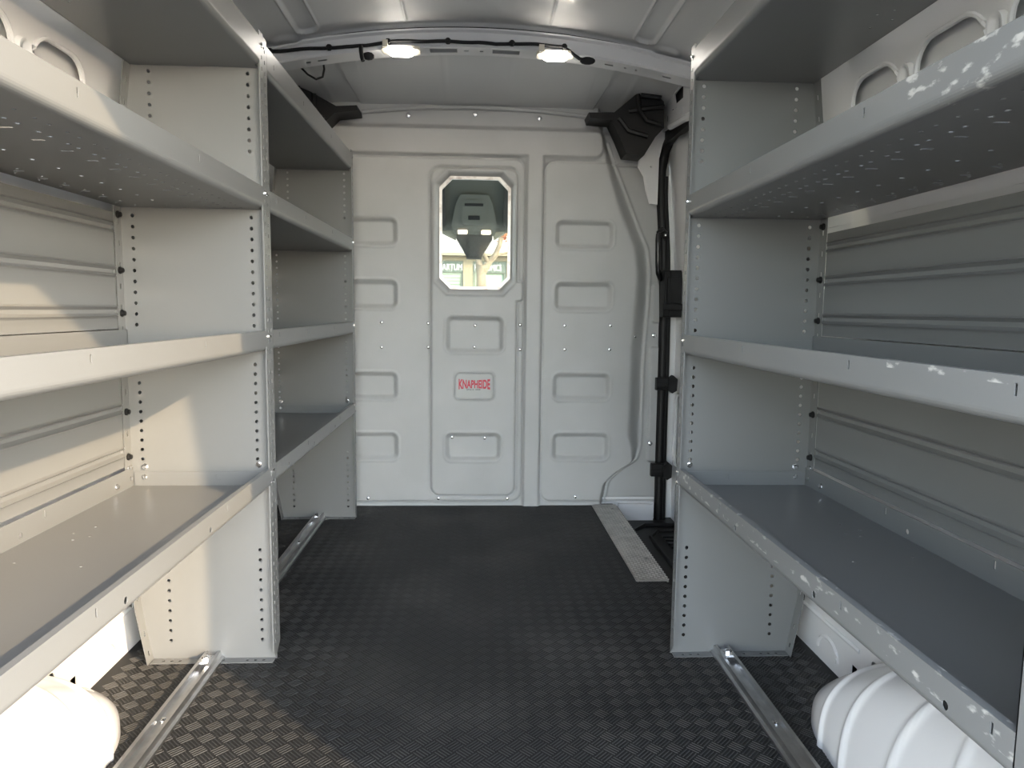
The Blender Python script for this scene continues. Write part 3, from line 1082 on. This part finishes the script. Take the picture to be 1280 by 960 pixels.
duct('corner_duct', [(.455, 1.692), (.462, 1.670), (.552, 1.664), (.585, 1.60), (.616, 1.531), (.69, 1.525), (.735, 1.60), (.77, 1.637), (.766, 1.743), (.749, 1.758), (.70, 1.758), (.666, 1.764), (.655, 1.774), (.561, 1.695)], 3.0,
     'black plastic corner duct between roof and bulkhead above the side door', [[(.62, 2.995, 1.70), (.70, 2.985, 1.71), (.765, 2.99, 1.72)], [(.655, 2.99, 1.765), (.66, 2.98, 1.70), (.69, 2.98, 1.66), (.76, 2.99, 1.645)], [(.58, 2.995, 1.67), (.62, 2.99, 1.62), (.70, 2.99, 1.60)],
     [(.666, 2.99, 1.762), (.75, 2.985, 1.752)]])
duct('corner_duct.001', [(-.80, 1.76), (-.724, 1.765), (-.674, 1.745), (-.573, 1.692), (-.49, 1.697), (-.487, 1.677), (-.58, 1.665), (-.616, 1.63), (-.66, 1.56), (-.80, 1.56)], 3.0,
     'black plastic corner duct between roof and bulkhead over the shaded shelves', [[(-.66, 2.995, 1.735), (-.655, 2.99, 1.66), (-.62, 2.99, 1.64)], [(-.724, 2.995, 1.76), (-.70, 2.99, 1.72)]])

# ================================================================== ROOF LAMPS AND WIRING
def lamp(name, xc, label):
    z = bow_z(xc)
    r = empty(name, (xc, 2.60, z), label, 'lamp', 'small roof lamps on the cross member')
    m = MB()
    pr = rrect(xc - .066, xc + .066, 2.555, 2.62, .02, 5)
    m.plate(pr, [], -.010, lambda u, v, w: (u, v, z + .002 + w))
    m.box(xc - .060, xc - .042, 2.550, 2.575, z - .006, z + .018)
    obj('lamp_housing', m, LAMPBODY, r, smooth=30)
    l = MB()
    n = 5
    for q in range(n):
        a0, a1 = q / n, (q + 1) / n
    pr = rrect(xc - .043, xc + .043, 2.548, 2.612, .016, 5)
    V, F = [], []
    k_ = len(pr)
    for sc, zz in ((1, z - .008), (.97, z - .015), (.80, z - .020), (.4, z - .022)):
        V += [(xc + (a - xc) * sc, 2.58 + (b - 2.58) * sc, zz) for a, b in pr]
    F = [(l_ * k_ + q, l_ * k_ + (q + 1) % k_, (l_ + 1) * k_ + (q + 1) % k_, (l_ + 1) * k_ + q) for l_ in range(3) for q in range(k_)] + [tuple(3 * k_ + q for q in range(k_)), tuple(range(k_ - 1, -1, -1))]
    l.add(V, F)
    obj('lamp_lens', l, LAMP, r, smooth=60)
    return r


lamp('roof_lamp', -.268, 'lit roof lamp on the cross member, beside the cable branch')
lamp('roof_lamp.001', .270, 'lit roof lamp on the cross member, nearer the sliding door')

hz = empty('wiring_harness', (-.2, 2.56, 1.79), 'black taped cable clipped along the front of the roof cross member', 'cable')
cp = [(-.735, 1.742), (-.70, 1.748), (-.60, 1.757), (-.51, 1.765), (-.43, 1.770), (-.405, 1.774), (-.385, 1.776), (-.35, 1.783), (-.311, 1.790), (-.24, 1.795), (-.105, 1.797), (0.0, 1.797), (.06, 1.792), (.116, 1.797), (.20, 1.796), (.292, 1.792), (.318, 1.777), (.335, 1.762), (.352, 1.751), (.372, 1.747)]
cpd = []
for a, b in zip(cp[:-1], cp[1:]):
    for q in range(4):
        t_ = q / 4
        x, z = a[0] + (b[0] - a[0]) * t_, a[1] + (b[1] - a[1]) * t_
        cpd.append((x, 2.561, z + .0015 * math.sin(x * 40)))
cpd.append((cp[-1][0], 2.561, cp[-1][1]))
m = MB()
m.tube(cpd, .0058, 8)
m.tube([(-.402, 2.558, 1.773), (-.401, 2.556, 1.755), (-.398, 2.554, 1.735), (-.394, 2.552, 1.722)], .0075, 8)
obj('cable', m, BLACK, hz, smooth=60)
for x, z in ((-.71, 1.748), (-.51, 1.766), (-.105, 1.799), (.116, 1.798), (.298, 1.791), (-.31, 1.791)):
    b = MB()
    b.lathe([(.0085, -.006), (.012, 0), (.0085, .010)], 8, lambda a, c, hh: (x + a, 2.562 - hh, z + c))
    obj('cable_clip', b, BLACK, hz)
b = MB()
b.lathe([(.005, -.012), (.016, -.010), (.016, -.004), (.008, .0)], 12, lambda a, c, hh: (.378 + a * 1.7, 2.555 + hh, 1.742 + c * .8))
obj('end_pad', b, BLACK, hz)
b = MB()
b.lathe([(.006, -.008), (.013, -.004), (.013, .004), (.006, .006)], 10, lambda a, c, hh: (-.378 + a * 1.6, 2.565 + hh, 1.742 + c))
obj('connector_plug', b, BLACK, hz)
m = MB()
wp = [(-.554, 2.66, 1.772), (-.554, 2.69, 1.735), (-.562, 2.70, 1.711), (-.586, 2.70, 1.702), (-.615, 2.70, 1.718), (-.643, 2.70, 1.745), (-.679, 2.70, 1.754), (-.712, 2.70, 1.744), (-.75, 2.70, 1.74)]
wd = []
for a, b in zip(wp[:-1], wp[1:]):
    for q in range(4):
        wd.append(tuple(a[c] + (b[c] - a[c]) * q / 4 for c in range(3)))
wd.append(wp[-1])
m.tube(wd, .0038, 8)
tag(obj('loose_wire', m, BLACK, smooth=60, origin=(-.6, 2.70, 1.70)), 'thin black wire sagging below the roof above the shaded shelves', 'wire')

# ================================================================== CAB BEYOND THE WINDOW
m = MB()
m.prism([(3.34, 1.90), (3.34, 1.74), (3.85, 1.665), (4.02, 1.56), (4.20, 1.335), (4.26, 1.33), (4.10, 1.90)], (-.85, .85), lambda u, v, t_: (t_, u, v))
hl = obj('headliner', m, HEAD, smooth=20, origin=(0, 3.8, 1.33))
tag(hl, 'dark grey cab roof lining seen through the bulkhead window', 'headliner')
oc = empty('overhead_console', (-.02, 4.17, 1.30), 'grey overhead console in the cab, with a slot and two lit reading lamps', 'console')
m = MB()
fyz = lambda z: 4.20 - (z - 1.335) * .80
pr = [(-.135, 1.312), (.100, 1.312), (.115, 1.36), (.085, 1.47), (.06, 1.515), (-.095, 1.515), (-.12, 1.47), (-.15, 1.36)]
m.plate(pr, [], .05, lambda u, v, w: (u, fyz(v) - .022 + w, v))
pr2 = rrect(-.088, .052, 1.36, 1.487, .02, 4)
m.plate(pr2, [], .02, lambda u, v, w: (u, fyz(v) - .030 + w, v))
obj('console_body', m, CONS, oc, smooth=20)
for pr in ([(-.26, 1.352), (-.205, 1.322), (-.125, 1.283), (-.118, 1.35)], [(.24, 1.358), (.185, 1.340), (.097, 1.286), (.088, 1.35)]):
    m = MB()
    m.plate(pr, [], .06, lambda u, v, w: (u, 4.21 + w, v))
    obj('side_skirt', m, SKIRT, oc, smooth=0)
m = MB()
m.plate(rect(-.072, .033, 1.457, 1.471), [], .01, lambda u, v, w: (u, fyz(v) - .033 + w, v))
obj('slot', m, BLACK, oc, smooth=0)
m = MB()
m.plate(rect(-.052, .014, 1.388, 1.410), [], .01, lambda u, v, w: (u, fyz(v) - .034 + w, v))
obj('switch_bank', m, BLACK, oc, smooth=0)
for x0, x1 in ((-.112, -.058), (.024, .078)):
    m = MB()
    m.plate(rrect(x0, x1, 1.315, 1.335, .006, 3), [], .01, lambda u, v, w: (u, fyz(v) - .030 + w, v))
    obj('reading_light', m, RLAMP, oc, smooth=0)
m = MB()
m.prism([(-.123, 1.318), (.090, 1.318), (.088, 1.29), (.030, 1.195), (.026, 1.178), (-.062, 1.178), (-.066, 1.195), (-.121, 1.29)], (4.20, 4.30), lambda u, v, t_: (u, t_, v))
m.prism([(-.045, 1.30), (.012, 1.30), (.010, 1.19), (-.043, 1.19)], (4.185, 4.205), lambda u, v, t_: (u, t_, v))
tag(obj('mirror_shroud', m, HEADD, smooth=20, origin=(-.02, 4.25, 1.178)), 'dark tapering sensor and mirror housing at the windscreen, below the overhead console', 'housing')
for i, (x0, x1, lab) in enumerate(((-.50, -.178, 'dark sun visor in the cab on the sunlit shelving side'), (.150, .47, 'dark sun visor in the cab on the sliding door side'))):
    m = MB()
    m.prism(rrect(x0, x1, 0, .25, .02, 4), (0, .03), lambda u, v, t_: (u, fyz(1.352 + v) - .035 + t_, 1.352 + v))
    tag(obj('sun_visor' + ('.001' if i else ''), m, HEADD, smooth=25, origin=((x0 + x1) / 2, 4.1, 1.35)), lab, 'visor', 'cab sun visors')
w2 = empty('window_2', (0, 4.6, .9), 'windscreen at the front of the cab, seen through the bulkhead window', 'window', kind='structure')
m = MB()
m.add([(-.85, 4.26, 1.36), (.85, 4.26, 1.36), (.85, 5.05, .75), (-.85, 5.05, .75)], [(0, 1, 2, 3)])
obj('window_pane', m, GLASS, w2, smooth=0, recalc=False)

# ================================================================== OUTSIDE
m = MB()
m.box(-40, 40, -40, 40, -.80, -.70)
tag(obj('ground', m, CONC, smooth=0), 'pale concrete lot around the van', 'ground', kind='structure')
BYD = 16.0
st = empty('storefront', (0, BYD + 2, -.70), 'cream shop front beyond the windscreen with lettered windows and blinds', 'building')
m = MB()
m.plate([(-9, -.7), (9, -.7), (9, 2.14), (-9, 2.14)], [rect(-1.9, -.31, -.4, 1.96), rect(-.10, .66, -.4, 1.96), rect(.9, 2.5, -.4, 1.96)], .25, lambda u, v, w: (u, BYD + w, v))
obj('wall', m, STUCCO, st, smooth=0)
m = MB()
m.box(-9, 9, BYD - .25, BYD + .3, 2.10, 5.2)
obj('fascia', m, STUCCOW, st, smooth=0)
m = MB()
m.box(-9, 9, BYD - .30, BYD, 2.05, 2.11)
obj('cornice', m, STUCCO, st, smooth=0)
for wi, (x0, x1) in enumerate(((-1.9, -.31), (-.10, .66), (.9, 2.5))):
    f = MB()
    f.plate(rect(x0, x1, -.4, 1.96), [rect(x0 + .06, x1 - .06, -.34, 1.68)], .06, lambda u, v, w: (u, BYD + .04 + w, v))
    wo = obj('window', f, FRAME, st, smooth=0)
    g = MB()
    g.box(x0 + .05, x1 - .05, BYD + .09, BYD + .10, -.36, 1.70)
    obj('pane', g, SHOPGL if wi != 1 else BLIND, wo, smooth=0)
    s_ = MB()
    s_.box(x0 + .03, x1 - .03, BYD + .02, BYD + .045, 1.70, 1.93)
    obj('sign_band', s_, SIGNB, wo, smooth=0)
    if wi != 1:
        for kk in range(26):
            b = MB()
            b.box(x0 + .07, x1 - .07, BYD + .05, BYD + .085, 1.66 - kk * .072, 1.705 - kk * .072)
            obj('blind_slat', b, BLIND, wo, smooth=0)
text_mesh('sign_lettering', 'PARTUM', .2, SIGNW, st, lambda x, y, z: (-.58 + x * .50, BYD + .012 - z, 1.745 + y * .14))
text_mesh('sign_lettering', 'PHENOMICS', .2, SIGNW, st, lambda x, y, z: (.245 + x * .60, BYD + .012 - z, 1.745 + y * .14))
tree = empty('street_tree', (.10, 14.2, -.70), 'pale barked street tree with a few red leaves in front of the shop', 'tree')
m = MB()
m.tube([(.09, 14.2, -.72), (.09, 14.2, .6), (.085, 14.2, 1.3), (.08, 14.2, 1.62), (.10, 14.2, 1.75)], [.16, .115, .10, .095, .10], 12)
m.tube([(.09, 14.2, 1.60), (.22, 14.2, 1.80), (.36, 14.15, 1.95), (.44, 14.1, 2.15), (.52, 14.1, 2.6), (.6, 14.1, 3.2)], [.09, .065, .055, .05, .04, .03], 10)
m.tube([(.08, 14.2, 1.62), (.03, 14.25, 1.85), (-.05, 14.3, 2.1), (-.15, 14.35, 2.6), (-.2, 14.4, 3.3)], [.09, .06, .055, .045, .03], 10)
m.tube([(.22, 14.2, 1.80), (.14, 14.1, 1.95), (.05, 14.0, 2.05), (-.02, 14.0, 2.4)], [.05, .04, .035, .03], 8)
m.tube([(.30, 14.17, 1.90), (.44, 14.3, 1.98), (.62, 14.3, 2.02)], [.04, .03, .02], 8)
obj('trunk', m, BARK, tree, smooth=60)
m = MB()
for i in range(120):
    c = Vector((random.gauss(.55, .06), random.gauss(14.1, .06), random.gauss(2.35, .09)))
    a = Vector((random.gauss(0, 1), random.gauss(0, 1), random.gauss(0, 1))).normalized() * .04
    b = a.cross(Vector((random.gauss(0, 1), random.gauss(0, 1), random.gauss(0, 1)))).normalized() * .018
    m.add([c - a, c + b, c + a, c - b], [(0, 1, 2, 3)])
lf = obj('leaves', m, LEAF, tree, smooth=0, recalc=False)
lf['kind'] = 'stuff'
